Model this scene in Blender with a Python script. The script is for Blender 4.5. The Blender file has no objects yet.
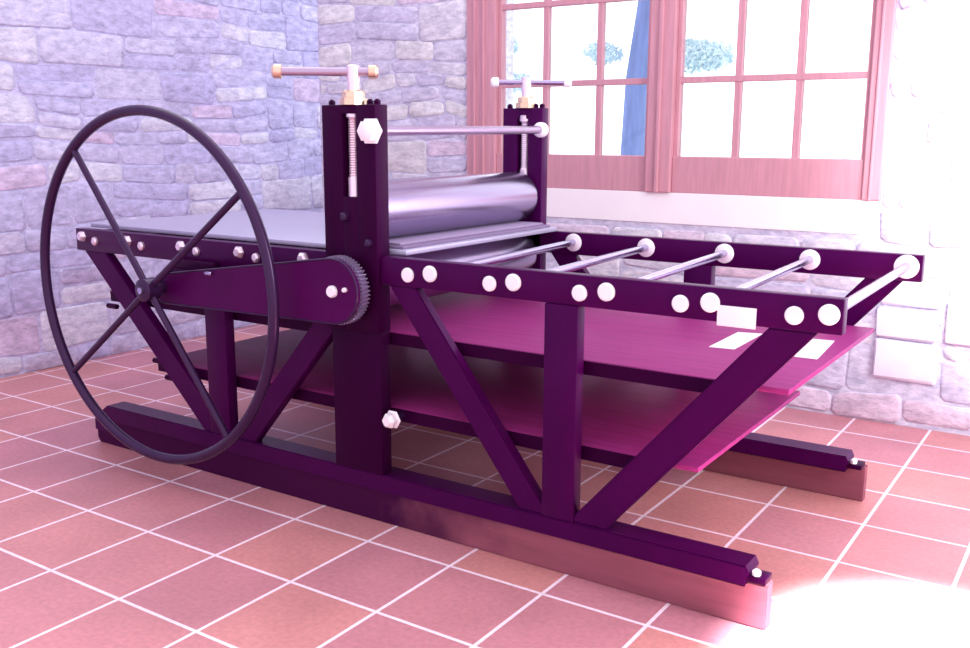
import bpy, bmesh, math, random
from mathutils import Vector, Matrix
random.seed(7)
C = bpy.context.scene.collection
sc = bpy.context.scene

# ---------------------------------------------------------------- camera
cam = bpy.data.cameras.new('camera')
co = bpy.data.objects.new('camera', cam); C.objects.link(co)
r, u, b = Vector((.833, .553, .004)), Vector((-.110, .158, .981)), Vector((.542, -.818, .193))
b.normalize(); r = (r - b * r.dot(b)).normalized(); u = b.cross(r)
co.matrix_world = Matrix(((r.x, u.x, b.x, .690), (r.y, u.y, b.y, -2.392), (r.z, u.z, b.z, 1.30), (0, 0, 0, 1)))
cam.sensor_width = 36; cam.lens = 965.27 / 970 * 36
cam.clip_start = .05
sc.camera = co

# ---------------------------------------------------------------- world, lights, exposure
w = bpy.data.worlds.new('sky'); sc.world = w; w.use_nodes = True
nt = w.node_tree; bg = nt.nodes['Background']
tc = nt.nodes.new('ShaderNodeTexCoord'); sx = nt.nodes.new('ShaderNodeSeparateXYZ')
nt.links.new(tc.outputs['Generated'], sx.inputs[0])
rp = nt.nodes.new('ShaderNodeValToRGB')            # bright hazy sky to the north, dimmer towards the rear of the room
mr = nt.nodes.new('ShaderNodeMapRange'); mr.inputs[1].default_value = -1; mr.inputs[2].default_value = 1
nt.links.new(sx.outputs['Y'], mr.inputs[0]); nt.links.new(mr.outputs[0], rp.inputs[0])
rp.color_ramp.elements[0].position = .35; rp.color_ramp.elements[0].color = (.92, .80, .94, 1)
rp.color_ramp.elements[1].position = .70; rp.color_ramp.elements[1].color = (1.6, 1.6, 1.7, 1)
nt.links.new(rp.outputs[0], bg.inputs['Color'])
bg.inputs['Strength'].default_value = 1.0

def aim(o, src, dst):
    o.location = src
    o.rotation_euler = (Vector(dst) - Vector(src)).to_track_quat('-Z', 'Y').to_euler()
def area(name, src, dst, sx_, sy_, e, col=(1, 1, 1)):
    l = bpy.data.lights.new(name, 'AREA'); l.shape = 'RECTANGLE'; l.size = sx_; l.size_y = sy_; l.energy = e; l.color = col
    o = bpy.data.objects.new(name, l); C.objects.link(o); aim(o, src, dst); return o
def spot(name, src, dst, deg, blend, e, rad=.05, col=(1, 1, 1)):
    l = bpy.data.lights.new(name, 'SPOT'); l.spot_size = math.radians(deg); l.spot_blend = blend; l.energy = e
    l.shadow_soft_size = rad; l.color = col
    o = bpy.data.objects.new(name, l); C.objects.link(o); aim(o, src, dst); return o
area('side_fill', (2.4, .4, 1.9), (.5, 2.1, .9), 1.2, 1.4, 60)  # added fill lamp out of view, brightens the right part of the back wall
spot('floor_glare_spot', (1.3, -1.3, 3.2), (.56, -.12, 0), 20.5, .42, 6000)  # unseen spot added to make the bright glare on the floor
spot('wall_glare_spot', (1.9, -1.2, 2.5), (.80, 2.2, 1.40), 37, 1, 1450)  # added spot out of view, washes out the wall right of the window
sc.view_settings.view_transform = 'Standard'; sc.view_settings.look = 'None'
sc.view_settings.exposure = .6; sc.view_settings.gamma = 1; sc.view_settings.use_curve_mapping = False

# ---------------------------------------------------------------- materials
def mat(name, col, rough=.5, metal=0, spec=.5, coat=0, tint=None, noise=None, bump=0):
    m = bpy.data.materials.new(name); m.use_nodes = True
    n = m.node_tree; p = n.nodes['Principled BSDF']
    p.inputs['Base Color'].default_value = (*col, 1); p.inputs['Roughness'].default_value = rough
    p.inputs['Metallic'].default_value = metal; p.inputs['Specular IOR Level'].default_value = spec
    p.inputs['Coat Weight'].default_value = coat; p.inputs['Coat Roughness'].default_value = .12
    if tint: p.inputs['Specular Tint'].default_value = (*tint, 1)
    t = n.nodes.new('ShaderNodeTexCoord')
    if noise:
        sc_, amt, st = noise
        mp = n.nodes.new('ShaderNodeMapping'); mp.inputs['Scale'].default_value = st
        nz = n.nodes.new('ShaderNodeTexNoise'); nz.inputs['Scale'].default_value = sc_; nz.inputs['Detail'].default_value = 5
        n.links.new(t.outputs['Object'], mp.inputs[0]); n.links.new(mp.outputs[0], nz.inputs['Vector'])
        mx = n.nodes.new('ShaderNodeMix'); mx.data_type = 'RGBA'
        mx.inputs[6].default_value = (*[c * (1 - amt) for c in col], 1); mx.inputs[7].default_value = (*[min(1, c * (1 + amt)) for c in col], 1)
        n.links.new(nz.outputs['Fac'], mx.inputs[0]); n.links.new(mx.outputs[2], p.inputs['Base Color'])
        if bump:
            bp = n.nodes.new('ShaderNodeBump'); bp.inputs['Strength'].default_value = bump; bp.inputs['Distance'].default_value = .004
            n.links.new(nz.outputs['Fac'], bp.inputs['Height']); n.links.new(bp.outputs[0], p.inputs['Normal'])
    return m
TI = (.62, .25, .8)
M = {}
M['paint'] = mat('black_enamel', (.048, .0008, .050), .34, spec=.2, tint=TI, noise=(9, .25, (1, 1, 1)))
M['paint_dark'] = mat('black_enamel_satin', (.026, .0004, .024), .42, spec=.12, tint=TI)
M['rim'] = mat('wheel_enamel', (.030, .008, .042), .25, spec=.42, tint=(.8, .6, 1))
M['guard'] = mat('guard_enamel', (.065, .001, .062), .38, spec=.2, tint=TI, noise=(6, .3, (1, 1, 1)))
M['steel'] = mat('turned_steel', (.44, .38, .54), .27, 1, noise=(40, .1, (1, .05, 1)))
M['bedsteel'] = mat('ground_steel_bed', (.46, .43, .58), .42, .55, noise=(20, .06, (1, 1, 1)))
M['rod'] = mat('bright_rod', (.46, .40, .60), .25, 1)
M['chrome'] = mat('bolt_plate', (.97, .95, .98), .4, .1)
M['brass'] = mat('brass', (.85, .62, .45), .3, .9)
M['gearsteel'] = mat('gear_steel', (.45, .35, .55), .35, .8)
M['pale'] = mat('screw_steel', (.88, .74, .84), .3, .75)
M['felt'] = mat('felt_blanket', (.20, .14, .25), .9, noise=(200, .15, (1, 1, 1)))
M['board'] = mat('burgundy_board', (.27, .025, .16), .48, spec=.14, noise=(14, .35, (.25, 3, 1)), tint=(1, .7, 1))
M['felt2'] = mat('pale_felt', (.30, .23, .37), .9, noise=(200, .15, (1, 1, 1)))
M['tierod'] = mat('tie_rod_steel', (.48, .38, .52), .3, .9)
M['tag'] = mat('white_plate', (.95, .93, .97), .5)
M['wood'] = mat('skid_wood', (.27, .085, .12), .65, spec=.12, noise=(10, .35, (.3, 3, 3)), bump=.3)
m = M['wood']; n = m.node_tree; p = n.nodes['Principled BSDF']      # dark purple on the left, blending to red-brown towards the right end
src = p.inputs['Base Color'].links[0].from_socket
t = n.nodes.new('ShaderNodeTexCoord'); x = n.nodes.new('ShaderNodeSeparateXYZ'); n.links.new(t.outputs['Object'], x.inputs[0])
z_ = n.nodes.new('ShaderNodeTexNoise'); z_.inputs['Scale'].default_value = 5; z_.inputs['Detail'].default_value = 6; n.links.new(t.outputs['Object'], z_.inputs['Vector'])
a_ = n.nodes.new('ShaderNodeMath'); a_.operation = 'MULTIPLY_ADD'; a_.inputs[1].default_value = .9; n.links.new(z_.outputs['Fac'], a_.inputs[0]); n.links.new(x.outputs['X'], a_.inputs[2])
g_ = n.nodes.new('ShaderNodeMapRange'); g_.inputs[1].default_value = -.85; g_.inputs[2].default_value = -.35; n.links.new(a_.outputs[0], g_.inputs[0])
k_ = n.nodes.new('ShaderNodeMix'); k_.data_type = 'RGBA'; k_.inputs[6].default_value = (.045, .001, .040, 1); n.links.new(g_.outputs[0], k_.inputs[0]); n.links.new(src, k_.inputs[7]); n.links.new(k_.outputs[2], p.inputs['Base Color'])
M['frame'] = mat('window_wood', (.60, .30, .36), .55, noise=(14, .22, (4, 4, .35)), bump=.2)
M['plaster'] = mat('white_plaster', (.96, .94, .97), .9, noise=(6, .05, (1, 1, 1)), bump=.4)
M['trunk'] = mat('blue_grey_bark', (.20, .28, .52), .9, noise=(6, .35, (4, 4, .6)), bump=.6)
M['leaf'] = mat('pale_leaves', (.62, .84, .90), .8, noise=(3, .3, (1, 1, 1)))
M['lawn'] = mat('pale_ground', (.86, .92, .88), .95, noise=(2, .08, (1, 1, 1)))

def stone_mat(name, col, seed):
    m = bpy.data.materials.new(name); m.use_nodes = True; n = m.node_tree; L = n.links.new; p = n.nodes['Principled BSDF']
    p.inputs['Roughness'].default_value = .93; p.inputs['Specular IOR Level'].default_value = .1
    t = n.nodes.new('ShaderNodeTexCoord'); mp = n.nodes.new('ShaderNodeMapping')
    mp.inputs['Scale'].default_value = (1, 1, 2.2); mp.inputs['Location'].default_value = (seed, seed, seed); L(t.outputs['Object'], mp.inputs[0])
    a = n.nodes.new('ShaderNodeTexNoise'); a.inputs['Scale'].default_value = 13; a.inputs['Detail'].default_value = 8; a.inputs['Roughness'].default_value = .72
    L(mp.outputs[0], a.inputs['Vector'])
    r = n.nodes.new('ShaderNodeValToRGB'); e = r.color_ramp.elements
    e[0].position = .33; e[0].color = (*[c * .66 for c in col], 1); e[1].position = .66; e[1].color = (*[min(.97, c * 1.22) for c in col], 1)
    L(a.outputs['Fac'], r.inputs[0]); L(r.outputs[0], p.inputs['Base Color'])
    bp = n.nodes.new('ShaderNodeBump'); bp.inputs['Strength'].default_value = .6; bp.inputs['Distance'].default_value = .02
    L(a.outputs['Fac'], bp.inputs['Height']); L(bp.outputs[0], p.inputs['Normal'])
    return m
LEFT = [stone_mat('lavender_stone', c, i * 3.7) for i, c in enumerate([(.60, .58, .88), (.56, .54, .84), (.64, .62, .91), (.70, .69, .94), (.58, .56, .86), (.70, .59, .84)])]
BACK = [stone_mat('pale_stone', c, i * 5.1) for i, c in enumerate([(.68, .67, .90), (.76, .75, .93), (.66, .64, .88), (.87, .87, .95), (.71, .70, .90), (.78, .67, .85)])]
def wave(a, z):
    return .020 * math.sin(a * 3.1 + z * 1.7) + .012 * math.sin(a * 7.3 - z * 4.1 + 1), .018 * math.sin(a * 2.3 + z * 3.9 + 2) + .013 * math.sin(a * 6.1 + z * 8.0)
def stones(bm, a0, a1, z0, z1, place, holes=()):
    """coursed rubble: irregular squared blocks in rows; place(a, z, d) maps wall coordinates to space (d = relief)"""
    z = z0
    while z < z1 - .02:
        h = min(random.choice((.08, .10, .12, .15, .18, .22)), z1 - z); a = a0 - random.uniform(0, .15)
        while a < a1:
            wd = random.uniform(.10, .26) + h * random.uniform(.2, 1.6)
            b0, b1 = max(a, a0), min(a + wd, a1)
            zz = [(z, z + h)]
            if h > .14 and random.random() < .35: zz = [(z, z + h * .5), (z + h * .5, z + h)]
            for (c0, c1) in zz:
                if b1 - b0 < .03: continue
                if any(b1 > q[0] and b0 < q[1] and c1 > q[2] and c0 < q[3] for q in holes):
                    parts = []
                    for q in holes:
                        if b0 < q[0] < b1 and c1 > q[2] and c0 < q[3]: parts.append((b0, q[0] - .002))
                        if b0 < q[1] < b1 and c1 > q[2] and c0 < q[3]: parts.append((q[1] + .002, b1))
                else: parts = [(b0, b1)]
                for (p0, p1) in parts:
                    if p1 - p0 < .03: continue
                    g = .005; j = lambda k: random.uniform(-k, k)
                    d = random.uniform(.002, .010)
                    back = [(p0 + g + j(.009), c0 + g + j(.009)), (p1 - g + j(.009), c0 + g + j(.009)), (p1 - g + j(.009), c1 - g + j(.009)), (p0 + g + j(.009), c1 - g + j(.009))]
                    ca, cz = (p0 + p1) / 2, (c0 + c1) / 2
                    mi = random.choice((1, 1, 2, 2, 3, 3, 4, 4, 5, 5, 6)) - 1
                    rings = []
                    for f, dd in ((1, 0), (.985, d * .7), (.90, d)):
                        ring = []
                        for k in range(4):   # rounded corners: two points each
                            x, y = back[k]
                            for (nx, ny) in ((back[k - 1]), (back[(k + 1) % 4])):
                                t_ = min(.02, .2 * math.hypot(nx - x, ny - y)) / max(1e-6, math.hypot(nx - x, ny - y))
                                px, py = x + (nx - x) * t_, y + (ny - y) * t_
                                ring.append(bm.verts.new(place(ca + (px - ca) * f, cz + (py - cz) * f, dd + (j(.003) if dd else 0))))
                        rings.append(ring)
                    for A_, B_ in zip(rings, rings[1:]):
                        for k in range(8): fc = bm.faces.new((A_[k], A_[(k + 1) % 8], B_[(k + 1) % 8], B_[k])); fc.material_index = mi; fc.smooth = True
                    fc = bm.faces.new(rings[-1]); fc.material_index = mi; fc.smooth = True
            a += wd
        z += h
M['quoin'] = mat('pale_quoin_stone', (.74, .72, .86), .9, noise=(12, .12, (1, 1, 1)), bump=.8)

def tile_mat():
    m = bpy.data.materials.new('terracotta_tiles'); m.use_nodes = True; n = m.node_tree; L = n.links.new; p = n.nodes['Principled BSDF']
    t = n.nodes.new('ShaderNodeTexCoord'); mp = n.nodes.new('ShaderNodeMapping'); mp.vector_type = 'POINT'
    mp.inputs['Location'].default_value = (.923 + .327 * 40, .148 + .35 * 40, 0)
    L(t.outputs['Object'], mp.inputs[0])
    br = n.nodes.new('ShaderNodeTexBrick'); br.offset = 0; br.squash = 1
    br.inputs['Scale'].default_value = 1; br.inputs['Brick Width'].default_value = .327; br.inputs['Row Height'].default_value = .35
    br.inputs['Mortar Size'].default_value = .0065; br.inputs['Mortar Smooth'].default_value = .25; br.inputs['Bias'].default_value = 0
    br.inputs['Color1'].default_value = (.60, .25, .235, 1); br.inputs['Color2'].default_value = (.50, .20, .255, 1)
    br.inputs['Mortar'].default_value = (.92, .74, .84, 1); L(mp.outputs[0], br.inputs['Vector'])
    nz = n.nodes.new('ShaderNodeTexNoise'); nz.inputs['Scale'].default_value = 2.2; nz.inputs['Detail'].default_value = 6
    L(t.outputs['Object'], nz.inputs['Vector'])
    r1 = n.nodes.new('ShaderNodeMapRange'); r1.inputs[1].default_value = .3; r1.inputs[2].default_value = .7; r1.inputs[3].default_value = .84; r1.inputs[4].default_value = 1.14
    L(nz.outputs['Fac'], r1.inputs[0])
    n2 = n.nodes.new('ShaderNodeTexNoise'); n2.inputs['Scale'].default_value = 60; n2.inputs['Detail'].default_value = 4; L(t.outputs['Object'], n2.inputs['Vector'])
    r3 = n.nodes.new('ShaderNodeMapRange'); r3.inputs[1].default_value = .3; r3.inputs[2].default_value = .7; r3.inputs[3].default_value = .9; r3.inputs[4].default_value = 1.1
    L(n2.outputs['Fac'], r3.inputs[0])
    mm = n.nodes.new('ShaderNodeMath'); mm.operation = 'MULTIPLY'; L(r1.outputs[0], mm.inputs[0]); L(r3.outputs[0], mm.inputs[1])
    mx = n.nodes.new('ShaderNodeMix'); mx.data_type = 'RGBA'; mx.blend_type = 'MULTIPLY'; mx.inputs[0].default_value = 1
    L(br.outputs['Color'], mx.inputs[6]); L(mm.outputs[0], mx.inputs[7]); L(mx.outputs[2], p.inputs['Base Color'])
    p.inputs['Roughness'].default_value = .42; p.inputs['Specular IOR Level'].default_value = .4
    iv = n.nodes.new('ShaderNodeMath'); iv.operation = 'SUBTRACT'; iv.inputs[0].default_value = 1; L(br.outputs['Fac'], iv.inputs[1])
    bp = n.nodes.new('ShaderNodeBump'); bp.inputs['Strength'].default_value = .4; bp.inputs['Distance'].default_value = .003
    L(iv.outputs[0], bp.inputs['Height']); L(bp.outputs[0], p.inputs['Normal'])
    return m
M['tile'] = tile_mat()
def glass_mat():
    m = bpy.data.materials.new('window_glass'); m.use_nodes = True; n = m.node_tree; n.nodes.clear()
    o = n.nodes.new('ShaderNodeOutputMaterial'); tr = n.nodes.new('ShaderNodeBsdfTransparent'); gl = n.nodes.new('ShaderNodeBsdfGlossy'); gl.inputs['Roughness'].default_value = .02
    fr = n.nodes.new('ShaderNodeFresnel'); fr.inputs['IOR'].default_value = 1.35; mx = n.nodes.new('ShaderNodeMixShader')
    tr.inputs['Color'].default_value = (.97, .99, 1, 1)
    n.links.new(fr.outputs[0], mx.inputs[0]); n.links.new(tr.outputs[0], mx.inputs[1]); n.links.new(gl.outputs[0], mx.inputs[2]); n.links.new(mx.outputs[0], o.inputs[0])
    return m
M['glass'] = glass_mat()

# ---------------------------------------------------------------- mesh helpers
def V(*a): return Vector(a)
def box(bm, x0, x1, y0, y1, z0, z1, bev=0):
    g = bmesh.ops.create_cube(bm, size=1)
    for v in g['verts']:
        v.co = V(x0 if v.co.x < 0 else x1, y0 if v.co.y < 0 else y1, z0 if v.co.z < 0 else z1)
    if bev:
        es = {e for v in g['verts'] for e in v.link_edges}
        bmesh.ops.bevel(bm, geom=list(es), offset=bev, segments=2, affect='EDGES', profile=.5)
def tube(bm, pts, rad, seg=20, caps=True):
    """swept circle through pts; rad scalar or list (lathe-like)"""
    pts = [Vector(p) for p in pts]; rads = rad if isinstance(rad, (list, tuple)) else [rad] * len(pts)
    ax = (pts[-1] - pts[0]).normalized(); ref = V(0, 0, 1) if abs(ax.z) < .9 else V(1, 0, 0)
    n1 = ax.cross(ref).normalized(); n2 = ax.cross(n1)
    rings = []
    for p, rr in zip(pts, rads):
        rings.append([bm.verts.new(p + (n1 * math.cos(a) + n2 * math.sin(a)) * rr) for a in [2 * math.pi * k / seg for k in range(seg)]])
    for A, B in zip(rings, rings[1:]):
        for k in range(seg): bm.faces.new((A[k], A[(k + 1) % seg], B[(k + 1) % seg], B[k]))
    if caps: bm.faces.new(rings[0]); bm.faces.new(rings[-1])
def prism(bm, xz, y0, y1, bev=0):
    """polygon in the XZ plane given thickness in Y"""
    A = [bm.verts.new((x, y0, z)) for x, z in xz]; B = [bm.verts.new((x, y1, z)) for x, z in xz]
    n = len(xz); fs = [bm.faces.new(A), bm.faces.new(B[::-1])]
    for k in range(n): fs.append(bm.faces.new((A[k], A[(k + 1) % n], B[(k + 1) % n], B[k])))
    if bev:
        es = {e for f in fs[:2] for e in f.edges}
        bmesh.ops.bevel(bm, geom=list(es), offset=bev, segments=2, affect='EDGES')
def obj(name, bm, m, parent=None, smooth=True):
    bmesh.ops.recalc_face_normals(bm, faces=bm.faces)
    me = bpy.data.meshes.new(name); bm.to_mesh(me); bm.free(); me.materials.append(m)
    if smooth:
        for p in me.polygons: p.use_smooth = True
        me.set_sharp_from_angle(angle=math.radians(35))
    o = bpy.data.objects.new(name, me); C.objects.link(o)
    if parent: o.parent = parent; o.matrix_parent_inverse = Matrix.Identity(4); o.location = -world_loc(parent)
    return o
def world_loc(o):
    v = Vector(o.location); 
    while o.parent: o = o.parent; v += o.location
    return v
def B(): return bmesh.new()
def thing(name, label, cat, loc, group=None):
    o = bpy.data.objects.new(name, None); C.objects.link(o); o.location = loc; o.empty_display_size = .1
    o['label'] = label; o['category'] = cat
    if group: o['group'] = group
    return o
def struct(name, bm, m, parent=None, smooth=False):
    o = obj(name, bm, m, parent, smooth)
    if not parent: o['kind'] = 'structure'
    return o

# ---------------------------------------------------------------- setting
WY = 2.2; LX = -4.26
bm = B(); box(bm, LX - .3, 3.2, -4.2, WY + .35, -.12, 0); box(bm, LX - .3, -3.42, WY + .35, 4.2, -.12, 0); struct('floor', bm, M['tile'])
bm = B(); box(bm, LX - .3, LX, -4.2, 4.2, 0, 3.3)
for f in bm.faces: f.material_index = 0
stones(bm, -2.4, 3.9, 0, 3.3, lambda a, z, d: (LX + d, a + wave(a, z)[0], max(.0, z + wave(a, z)[1])))
wl = struct('wall_left', bm, LEFT[0])
for m_ in LEFT[1:]: wl.data.materials.append(m_)
WX0, WX1, WZ0, WZ1 = -2.47, -.235, 1.015, 2.62
bm = B()
box(bm, LX, -3.42, 3.9, 4.2, 0, 3.3); box(bm, -3.6, -3.42, WY + .35, 3.9, 0, .9)
box(bm, -3.6, WX0, WY, WY + .35, 0, 3.3)
box(bm, WX1, 3.2, WY, WY + .35, 0, 3.3)
box(bm, WX0, WX1, WY, WY + .35, 0, .87); box(bm, WX0, WX1, WY + .12, WY + .35, .87, WZ0 - .002); box(bm, WX0, WX1, WY, WY + .35, WZ1, 3.3)
stones(bm, -3.6, 1.7, 0, 3.3, lambda a, z, d: (a, WY - d, max(0, z + (wave(a, z)[1] if a > WX1 + .05 or a < WX0 - .05 or z < .75 else 0))), holes=((WX0, WX1, .865, WZ1), (-.21, .07, .20, .66), (.07, .31, .39, .61)))
wb = struct('wall_back', bm, BACK[0])
for m_ in BACK[1:]: wb.data.materials.append(m_)
# bigger dressed blocks low on the wall beside the press
bm = B()
for (x0, x1, z0, z1) in [(-.19, .055, .555, .648), (-.205, .05, .405, .540), (-.205, .06, .215, .392), (.085, .295, .405, .59)]:
    box(bm, x0, x1, WY - .026, WY + .02, z0, z1, .010)
for v in bm.verts: v.co += V(random.uniform(-.006, .006), random.uniform(-.003, .003), random.uniform(-.005, .005))
struct('trim_1', bm, M['quoin'], smooth=True)
bm = B(); box(bm, -2.47, -.235, WY - .006, WY + .14, .86, WZ0, .003); struct('trim_2', bm, M['plaster'])
# window
win = bpy.data.objects.new('window_1', None); C.objects.link(win); win.location = (-1.35, WY + .05, WZ0); win['kind'] = 'structure'
bm = B(); FY0, FY1 = WY - .02, WY + .09
box(bm, WX0, -2.28, FY0, FY1, WZ0, WZ1, .006); box(bm, -.315, WX1, FY0, FY1, WZ0, WZ1, .006)
box(bm, -2.28, -.315, FY0 + .01, FY1, WZ1 - .08, WZ1, .004)
for xx in (-2.42, -2.36): box(bm, xx, xx + .012, FY0 - .012, FY0 + .005, WZ0, WZ1, .003)
for xx in (-.285,): box(bm, xx, xx + .012, FY0 - .012, FY0 + .005, WZ0, WZ1, .003)
struct('window_frame', bm, M['frame'], win)
bm = B(); box(bm, -1.37, -1.235, FY0 - .005, FY1, WZ0, WZ1 - .08, .006); box(bm, -1.315, -1.295, FY0 - .018, FY0, WZ0, WZ1 - .08, .004)
struct('centre_post', bm, M['frame'], win)
for (a, c, mus) in ((-2.28, -1.37, (-1.985, -1.665)), (-1.235, -.315, (-.925, -.635))):
    bm = B(); sy0, sy1 = WY + .01, WY + .06
    box(bm, a, c, sy0 - .012, sy1, WZ0, 1.195, .005)
    box(bm, a, c, sy0, sy1, WZ1 - .15, WZ1 - .08, .004)
    box(bm, a, a + .022, sy0, sy1, 1.19, WZ1 - .14, .003); box(bm, c - .022, c, sy0, sy1, 1.19, WZ1 - .14, .003)
    sash = struct('sash', bm, M['frame'], win)
    bm = B()
    for x in mus: box(bm, x - .016, x + .016, sy0 + .008, sy1 - .005, 1.19, WZ1 - .14, .003)
    for z in (1.565, 1.975, 2.36): box(bm, a + .02, c - .02, sy0 + .004, sy1 - .009, z - .015, z + .015, .003)
    struct('glazing_bars', bm, M['frame'], sash)
    bm = B(); box(bm, a + .02, c - .02, sy0 + .022, sy0 + .026, 1.19, WZ1 - .15); struct('pane', bm, M['glass'], sash)

# ---------------------------------------------------------------- etching press
press = thing('etching_press', 'large black-painted etching press with hand wheel, steel roller and burgundy shelves on tiled floor', 'printing press', (-1.425, .545, 0))
P = press
BX0, BX1, BZ0, BZ1 = -2.93, .145, .822, .912
def bolt_head(name, parent, x, y, z, rr, t=.012, m='chrome', face=-1):
    bm = B(); tube(bm, [(x, y, z), (x, y + face * t * .6, z), (x, y + face * t, z)], [rr, rr, rr * .82], 24); return obj(name, bm, M[m], parent)
def side(near):
    # frame planes: y0..y1 for beams and braces
    y0, y1 = (0, .04) if near else (1.05, 1.09)
    out = -1 if near else 1
    # skid: wooden runner with a steel bar on it
    wy0, wy1 = (0, .05) if near else (1.115, 1.165)
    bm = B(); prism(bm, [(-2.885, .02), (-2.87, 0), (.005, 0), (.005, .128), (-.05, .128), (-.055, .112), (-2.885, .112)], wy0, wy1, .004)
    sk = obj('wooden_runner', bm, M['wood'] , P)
    sy0, sy1 = (-.006, .085) if near else (1.075, 1.172)
    bm = B(); prism(bm, [(-2.89, .055), (-2.80, .055), (-2.80, .112), (-.055, .112), (-.045, .15), (-.055, .172), (-2.80, .172), (-2.89, .11)], sy0, sy1, .004)
    st = obj('steel_rail', bm, M['paint'], P)
    bm = B(); box(bm, -.052, .0, sy0 + .004, sy1 - .03, .128, .146, .003)
    br = obj('end_bracket', bm, M['paint_dark'], P); 
    bm = B(); tube(bm, [(-.03, sy0 + .02, .145), (-.03, sy0 + .02, .158), (-.03, sy0 + .02, .162)], [.012, .012, .007], 6); obj('bolt', bm, M['chrome'], br)
    # top beam
    bm = B(); box(bm, BX0, BX1, y0, y1, BZ0, BZ1, .004)
    beam = obj('top_beam', bm, M['paint'], P)
    # braces
    bw = .085
    def brace(xb, xt, wdt=bw):
        zb, zt = .172, BZ0
        d = V(xt - xb, 0, zt - zb).normalized(); h = wdt / 2 / abs(d.z)
        bm = B(); prism(bm, [(xb - h, zb), (xb + h, zb), (xt + h, zt), (xt - h, zt)], y0 + .001, y1 - .001, .004)
        obj('diagonal_brace', bm, M['paint'], P)
    brace(-2.13, -2.81, .098); brace(-1.975, -1.38 if 0 else -1.50 + .09); brace(-.715, -1.215); brace(-.535, .026, .092)
    for xc in (-2.102, -.632):
        bm = B(); box(bm, xc - .055, xc + .055, y0 - .004, y1 + .002, .172, BZ0, .004); obj('upright', bm, M['paint'], P)
    # post with a slot for the pressure screw
    py0, py1 = (-.018, .045) if near else (1.05, 1.10)
    ZT = 1.39 if near else 1.405
    X0, X1, S0, S1 = (-1.522, -1.298, -1.437, -1.378) if near else (-1.505, -1.318, -1.437, -1.385)
    fy0, fy1 = (py0, .002) if near else (py0, 1.083)
    bm = B()
    def pb(x0, x1, z0, z1, a=py0, c=py1, bev=.003): box(bm, x0, x1, a, c, z0, z1, bev)
    pb(X0, S0, .66, ZT); pb(S1, X1, .66, ZT)
    pb(S0 - .002, S1 + .002, .66, 1.10)
    if near: pb(S0 - .002, S1 + .002, 1.10, 1.36, .036, py1, 0)
    else: pb(S0 - .002, S1 + .002, 1.10, 1.36, 1.09, py1, 0)
    pb(S0 - .002, S1 + .002, 1.362, ZT)
    pb(-1.512, -1.302, .172, .67, py0 + .012, py1, .003)
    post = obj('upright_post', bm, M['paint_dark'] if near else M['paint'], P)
    yc = (py0 + py1) / 2
    for x in (X0 + .018, X1 - .045, X1 - .016):
        bm = B(); tube(bm, [(x, yc, ZT), (x, yc, ZT + .012), (x, yc, ZT + .018)], [.011, .011, .004], 6)
        obj('cap_bolt', bm, M['paint_dark'], post)
    # pressure screw
    ys = py0 + .028 if near else py0 + .022
    xs = -1.408
    bm = B(); zt = 1.51 if near else 1.525
    pts = [(1.10, .018), (1.10, .023), (1.16, .023), (1.165, .019)]
    z = 1.17
    while z < 1.35: pts += [(z, .0200), (z + .004, .0175)]; z += .008
    pts += [(1.352, .026), (1.375, .026), (1.38, .019), (zt - .05, .019), (zt - .05, .021), (zt, .021), (zt + .004, .014)]
    tube(bm, [(xs, ys, a) for a, _ in pts], [q for _, q in pts], 20)
    scr = obj('pressure_screw', bm, M['pale'], P)
    bm = B(); tube(bm, [(xs, ys, ZT), (xs, ys, ZT + .02), (xs, ys, ZT + .022), (xs, ys, ZT + .04), (xs, ys, ZT + .046)], [.044, .044, .036, .036, .03], 8)
    obj('collar_nut', bm, M['brass'], scr)
    hz = zt - .018
    if near:
        d = V(-.80, -.60, 0); L0, L1 = -.06, .235; hr = .0135
    else:
        d = V(-.79, -.61, 0); L0, L1 = -.165, .125; hr = .0105
    a = V(xs, ys, hz) + d * L0; c = V(xs, ys, hz) + d * L1
    bm = B(); tube(bm, [a, c], hr, 16); hd = obj('tommy_bar', bm, M['tierod'] if near else M['rod'], scr)
    for q, s in ((a, -1), (c, 1)):
        bm = B(); dd = d * s
        tube(bm, [q - dd * .012, q - dd * .01, q + dd * .012, q + dd * .02], [hr + .002, hr + .009, hr + .009, hr + .002], 16)
        obj('bar_knob', bm, M['brass'] if near else M['chrome'], hd)
    return beam, post
nbeam, npost = side(True)
fbeam, fpost = side(False)

# ladder rods under / beside the bed, round end plates and small bolts
rods = [.107, -.205, -.515, -.825, -1.135]
lrods = [-2.885, -2.59, -2.27, -1.955, -1.64]
far_x = [.096, -.222, -.532, -.845, -1.162]; small_x = [.028, -.272, -.574, -.878, -1.188]; rods = [.112, -.190, -.490, -.794, -1.100]
for i, x in enumerate(rods):
    bm = B(); tube(bm, [(x, .04, .872), (far_x[i], 1.05, .872)], .0135, 20); o = obj('cross_rod', bm, M['rod'], P)
    bolt_head('rod_end', o, x, 0, .872, .026, .010)
    bolt_head('end_disc', o, far_x[i], 1.05, .872, .036 if i != 0 else .040, .008)
    bolt_head('beam_bolt', nbeam, small_x[i], 0, .861, .0235, .009)
for x in lrods:
    bm = B(); tube(bm, [(x, .04, .872), (x, 1.05, .872)], .030, 20); o = obj('bed_roller', bm, M['rod'], P)
    bm = B(); tube(bm, [(x, 0, .880), (x, -.008, .880), (x, -.018, .880)], [.024, .022, .014], 6); obj('rod_end', bm, M['pale'], o)
    bm = B(); tube(bm, [(x + .085 , 0, .866), (x + .085, -.008, .866), (x + .085, -.013, .866)], [.018, .017, .010], 12); obj('beam_bolt', bm, M['pale'], nbeam)

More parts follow.
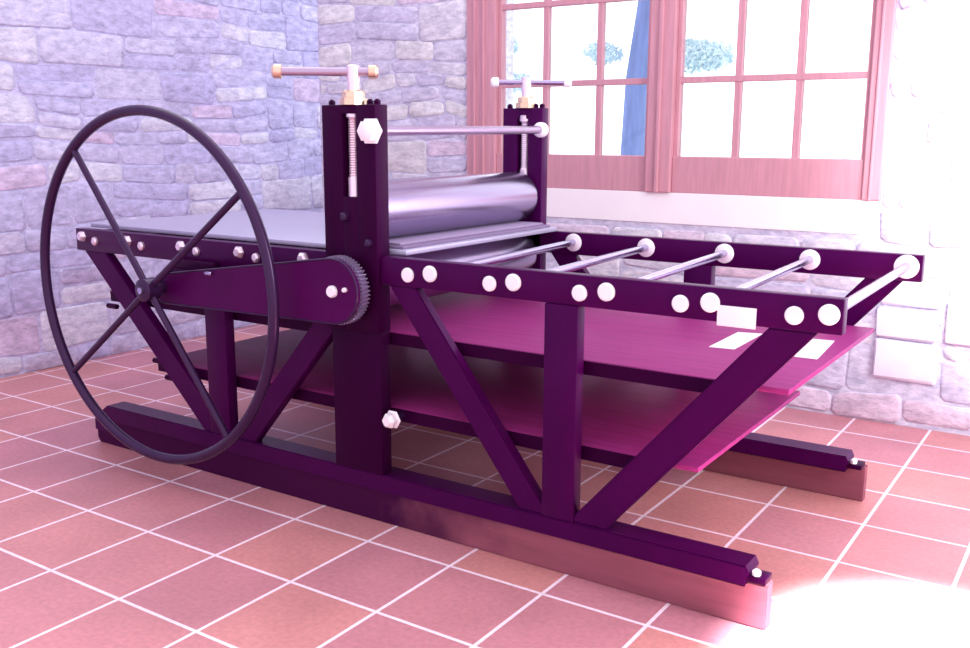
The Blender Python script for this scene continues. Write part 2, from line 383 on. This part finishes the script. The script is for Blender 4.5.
# bed, blankets
bm = B(); box(bm, -2.90, -1.235, .052, 1.045, .914, .930, .002); bed = obj('bed_plate', bm, M['bedsteel'], P)
bm = B(); box(bm, -1.60, -1.262, .07, 1.03, .930, .940, .003); obj('felt_blanket', bm, M['felt'], bed)
bm = B(); box(bm, -1.57, -1.285, .085, 1.015, .940, .948, .003); obj('felt_blanket', bm, M['felt2'], bed)
# rollers
RZ = 1.048; RR = .1; RXC = -1.425
def roller(name, z, rr, m):
    bm = B(); y0, y1 = .062, 1.040
    tube(bm, [(RXC, .048, z), (RXC, y0, z), (RXC, y0, z), (RXC, y0 + .008, z), (RXC, y1 - .008, z), (RXC, y1, z), (RXC, y1, z), (RXC, 1.052, z)],
         [.035, .035, rr - .008, rr, rr, rr - .008, .035, .035], 72)
    return obj(name, bm, M[m], P)
roller('upper_roller', RZ, RR, 'steel')
roller('lower_roller', .812, .10, 'steel')
# tie rod
bm = B(); tube(bm, [(-1.318, -.018, 1.308), (-1.318, 1.05, 1.318)], .0155, 20); tr = obj('tie_rod', bm, M['tierod'], P)
bm = B(); tube(bm, [(-1.312, -.018, 1.308), (-1.312, -.026, 1.308), (-1.312, -.026, 1.308), (-1.312, -.050, 1.308), (-1.312, -.056, 1.308)], [.044, .044, .034, .034, .024], 6); obj('hex_nut', bm, M['chrome'], tr)
bm = B(); tube(bm, [(-1.318, 1.05, 1.318), (-1.318, 1.030, 1.318), (-1.318, 1.020, 1.318)], [.030, .030, .02], 20); obj('end_collar', bm, M['chrome'], tr)
for (x, z, q) in ((-1.43, 1.035, .016), (-1.33, .955, .014)):
    bm = B(); tube(bm, [(x, -.018, z), (x, -.03, z), (x, -.035, z)], [q, q * .9, q * .5], 16); obj('post_bolt', bm, M['rim'], npost)
# low cross stay with chrome nut
bm = B(); tube(bm, [(-1.262, -.02, .372), (-1.262, 1.07, .372)], .014, 16); o = obj('cross_stay', bm, M['rim'], P)
bm = B(); tube(bm, [(-1.262, -.032, .372), (-1.262, -.02, .372), (-1.262, 0, .372), (-1.262, .004, .372)], [.016, .026, .026, .033], 6); obj('hex_nut', bm, M['chrome'], o)

# shelves
def shelf(x0, x1, z0, z1):
    bm = B(); box(bm, x0, x1, .056, 1.044, z1 - .016, z1, .003); s = obj('shelf_board', bm, M['board'], P)
    bm = B(); box(bm, x0 + .01, x1 - .115, .052, .058, z0, z1 - .003); box(bm, x0 + .01, x1 - .115, .058, .10, z0, z0 + .006); obj('front_angle', bm, M['paint_dark'], s)
    bm = B(); box(bm, x0 + .01, x1 - .03, 1.040, 1.046, z0, z1 - .017); obj('rear_angle', bm, M['paint_dark'], s)
    return s
shelf(-2.81, .012, .612, .655)
shelf(-2.53, -.222, .352, .397)

# shelf bolts poking from the left brace
for x, z in ((-2.745, .60), (-2.47, .405), (-2.40, .345)):
    bm = B(); tube(bm, [(x - .03, .02, z), (x + .03, .02, z)], .011, 6); obj('brace_bolt', bm, M['paint_dark'], P)

# large gear on the lower roller and pinion by the wheel, with chain guard
def gear(name, x, z, r0, y0, y1, nt, m):
    bm = B(); pts = []
    for k in range(nt):
        for f, rr in ((0, r0 - .010), (.28, r0), (.55, r0), (.83, r0 - .010)):
            a = 2 * math.pi * (k + f) / nt; pts.append((x + rr * math.cos(a), z + rr * math.sin(a)))
    prism(bm, pts, y0, y1); return obj(name, bm, M[m], P, False)
GX, GZ = -1.42, .800; HX, HZ = -2.262, .733
gear('drive_gear', GX, GZ, .113, -.082, -.045, 52, 'gearsteel' if 'gearsteel' in M else 'rim')
bm = B(); tube(bm, [(GX, -.045, GZ), (GX, .05, GZ)], .03, 20); obj('roller_journal', bm, M['rim'], P)
gear('pinion_gear', HX + .02, HZ, .040, -.082, -.045, 16, 'rim')
def guard_outline(r1, r2, n=20):
    d = V(GX - HX, 0, GZ - HZ); L = d.length; th = math.atan2(d.z, d.x); ph = math.acos((r1 - r2) / L)
    out = []
    for k in range(n + 1):
        a = th + ph + (2 * math.pi - 2 * ph) * k / n; out.append((HX + r1 * math.cos(a), HZ + r1 * math.sin(a)))
    for k in range(n + 1):
        a = th - ph + 2 * ph * k / n; out.append((GX + r2 * math.cos(a), GZ + r2 * math.sin(a)))
    return out
bm = B(); prism(bm, guard_outline(.052, .104), -.100, -.084, .003)
gd = obj('chain_guard', bm, M['guard'], P)
bm = B(); A = guard_outline(.054, .106); n = len(A)
ringv = []
for k in range(n):
    p = V(A[k][0], 0, A[k][1]); q = V(A[(k + 1) % n][0], 0, A[(k + 1) % n][1]); o_ = V(A[k - 1][0], 0, A[k - 1][1])
    t = (q - o_).normalized(); nn = t.cross(V(0, 1, 0)); ringv.append([bm.verts.new(p + V(0, -.100, 0) + nn * (.0035 * math.cos(s)) + V(0, .0035 * math.sin(s), 0)) for s in [i * math.pi / 3 for i in range(6)]])
for k in range(n):
    for s in range(6): bm.faces.new((ringv[k][s], ringv[k][(s + 1) % 6], ringv[(k + 1) % n][(s + 1) % 6], ringv[(k + 1) % n][s]))
obj('guard_edge', bm, M['rim'], gd)
bolt_head('axle_cap', gd, GX + .002, -.100, GZ, .020, .014)
bolt_head('guard_bolt', gd, GX + .055, -.100, GZ + .01, .008, .010)
bm = B(); box(bm, -2.02, -1.985, -.112, -.100, .806, .818, .002); obj('guard_catch', bm, M['rod'], gd)
# bearing block
bm = B(); box(bm, HX - .055, HX + .12, -.044, -.002, .69, .80, .006); box(bm, HX - .03, HX + .2, -.03, -.001, .79, .835, .006)
bb = obj('bearing_block', bm, M['paint_dark'], P)
for dx in (-.035, .03, .09):
    bm = B(); tube(bm, [(HX + dx, -.044, .785), (HX + dx, -.055, .785)], .010, 6); obj('bolt', bm, M['rim'], bb)

# hand wheel
WYY = -.165
hw = bpy.data.objects.new('hand_wheel', None); C.objects.link(hw); hw.parent = P; hw.location = Vector((-2.262, WYY, .738)) - P.location
HC = V(-2.262, WYY, .738); HR = .640
bm = B(); N, S = 128, 16; rings = []
for k in range(N):
    a = 2 * math.pi * k / N; dr = V(math.cos(a), 0, math.sin(a))
    rings.append([bm.verts.new(HC + dr * (HR + .019 * math.cos(s)) + V(0, .019 * math.sin(s), 0)) for s in [2 * math.pi * i / S for i in range(S)]])
for k in range(N):
    for s in range(S): bm.faces.new((rings[k][s], rings[k][(s + 1) % S], rings[(k + 1) % N][(s + 1) % S], rings[(k + 1) % N][s]))
obj('wheel_rim', bm, M['rim'], hw)
for a in (128, 36, 217, 308):
    a = math.radians(a); d = V(math.cos(a), 0, math.sin(a))
    bm = B(); tube(bm, [HC + d * .03, HC + d * (HR - .016)], .0125, 16); obj('spoke', bm, M['rim'], hw)
bm = B(); tube(bm, [HC + V(0, -.03, 0), HC + V(0, -.026, 0), HC + V(0, .026, 0), HC + V(0, .03, 0)], [.034, .042, .042, .034], 24)
tube(bm, [HC + V(0, .03, 0), V(HC.x, -.10, HC.z)], .022, 20); obj('wheel_hub', bm, M['rim'], hw)
bm = B(); tube(bm, [HC + V(0, -.03, 0), HC + V(0, -.04, 0)], .013, 6); obj('hub_nut', bm, M['rod'], hw)

# label on the beam
bm = B(); box(bm, -.170, -.067, -.003, 0, .814, .868, .001); obj('name_plate', bm, M['tag'], nbeam)

# ---------------------------------------------------------------- papers on the upper shelf
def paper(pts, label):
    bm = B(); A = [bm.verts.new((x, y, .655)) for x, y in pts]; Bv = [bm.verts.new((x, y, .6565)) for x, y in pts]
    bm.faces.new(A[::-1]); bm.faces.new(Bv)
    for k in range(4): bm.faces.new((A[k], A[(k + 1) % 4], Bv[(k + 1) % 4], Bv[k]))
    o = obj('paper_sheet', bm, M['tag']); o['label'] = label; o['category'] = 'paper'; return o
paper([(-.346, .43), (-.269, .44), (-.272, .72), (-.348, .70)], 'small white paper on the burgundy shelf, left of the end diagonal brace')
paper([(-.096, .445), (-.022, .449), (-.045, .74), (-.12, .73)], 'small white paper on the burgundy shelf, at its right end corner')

# ---------------------------------------------------------------- outside
bm = B(); box(bm, -14, 8, WY + .36, 22, -.4, -.3); o = struct('ground', bm, M['lawn'])
def leaves(bm, c, rad, n, s):
    for _ in range(n):
        d = Vector((random.gauss(0, 1), random.gauss(0, 1), random.gauss(0, 1))).normalized() * random.random() ** .4
        p = Vector(c) + V(d.x * rad[0], d.y * rad[1], d.z * rad[2])
        a = Vector((random.uniform(-1, 1), random.uniform(-1, 1), random.uniform(-1, 1))).normalized(); q = a.orthogonal().normalized()
        k = s * random.uniform(.6, 1.3)
        bm.faces.new([bm.verts.new(p + a * k), bm.verts.new(p + q * k * .45), bm.verts.new(p - a * k), bm.verts.new(p - q * k * .45)])
def tree(name, label, cat, trunk, blobs, s=.032, dens=2.6, tm='trunk'):
    t = thing(name, label, cat, (trunk[0][0][0], trunk[0][0][1], trunk[0][0][2]))
    for pts, rd in [(trunk[0], trunk[1])]:
        bm = B(); tube(bm, pts, rd, 14); obj('trunk', bm, M[tm], t)
    bm = B()
    for c, rad, n in blobs: leaves(bm, c, rad, int(n * dens), s)
    obj('foliage', bm, M['leaf'], t, False)
    return t
tree('shade_tree', 'leaning tree with a thick blue-grey trunk behind left window sash', 'tree',
     ([(-3.22, 6, -.3), (-3.215, 6, 1.1), (-3.19, 6, 1.8), (-3.11, 6, 2.5), (-2.95, 6, 3.8)], [.14, .125, .12, .10, .06]),
     [((-3.50, 5.9, 2.04), (.13, .3, .10), 140), ((-2.62, 5.9, 1.98), (.36, .3, .14), 500), ((-2.9, 6, 4.0), (1.2, 1.0, .6), 1500)])
tree('slender_tree', 'slender tree with thin blue-green leaf sprays behind left end of window', 'tree',
     ([(-4.75, 6, -.3), (-4.72, 6, 1.4), (-4.6, 6, 2.6)], [.03, .024, .01]),
     [((-4.66, 6, 2.16), (.11, .2, .16), 170), ((-4.50, 6, 1.80), (.16, .2, .09), 260)])
tree('low_bush', 'low pale bush far outside right window sash', 'bush',
     ([(-1.9, 9, -.3), (-1.9, 9, .5)], [.04, .02]), [((-1.9, 9, .70), (.9, .3, .35), 1200)])
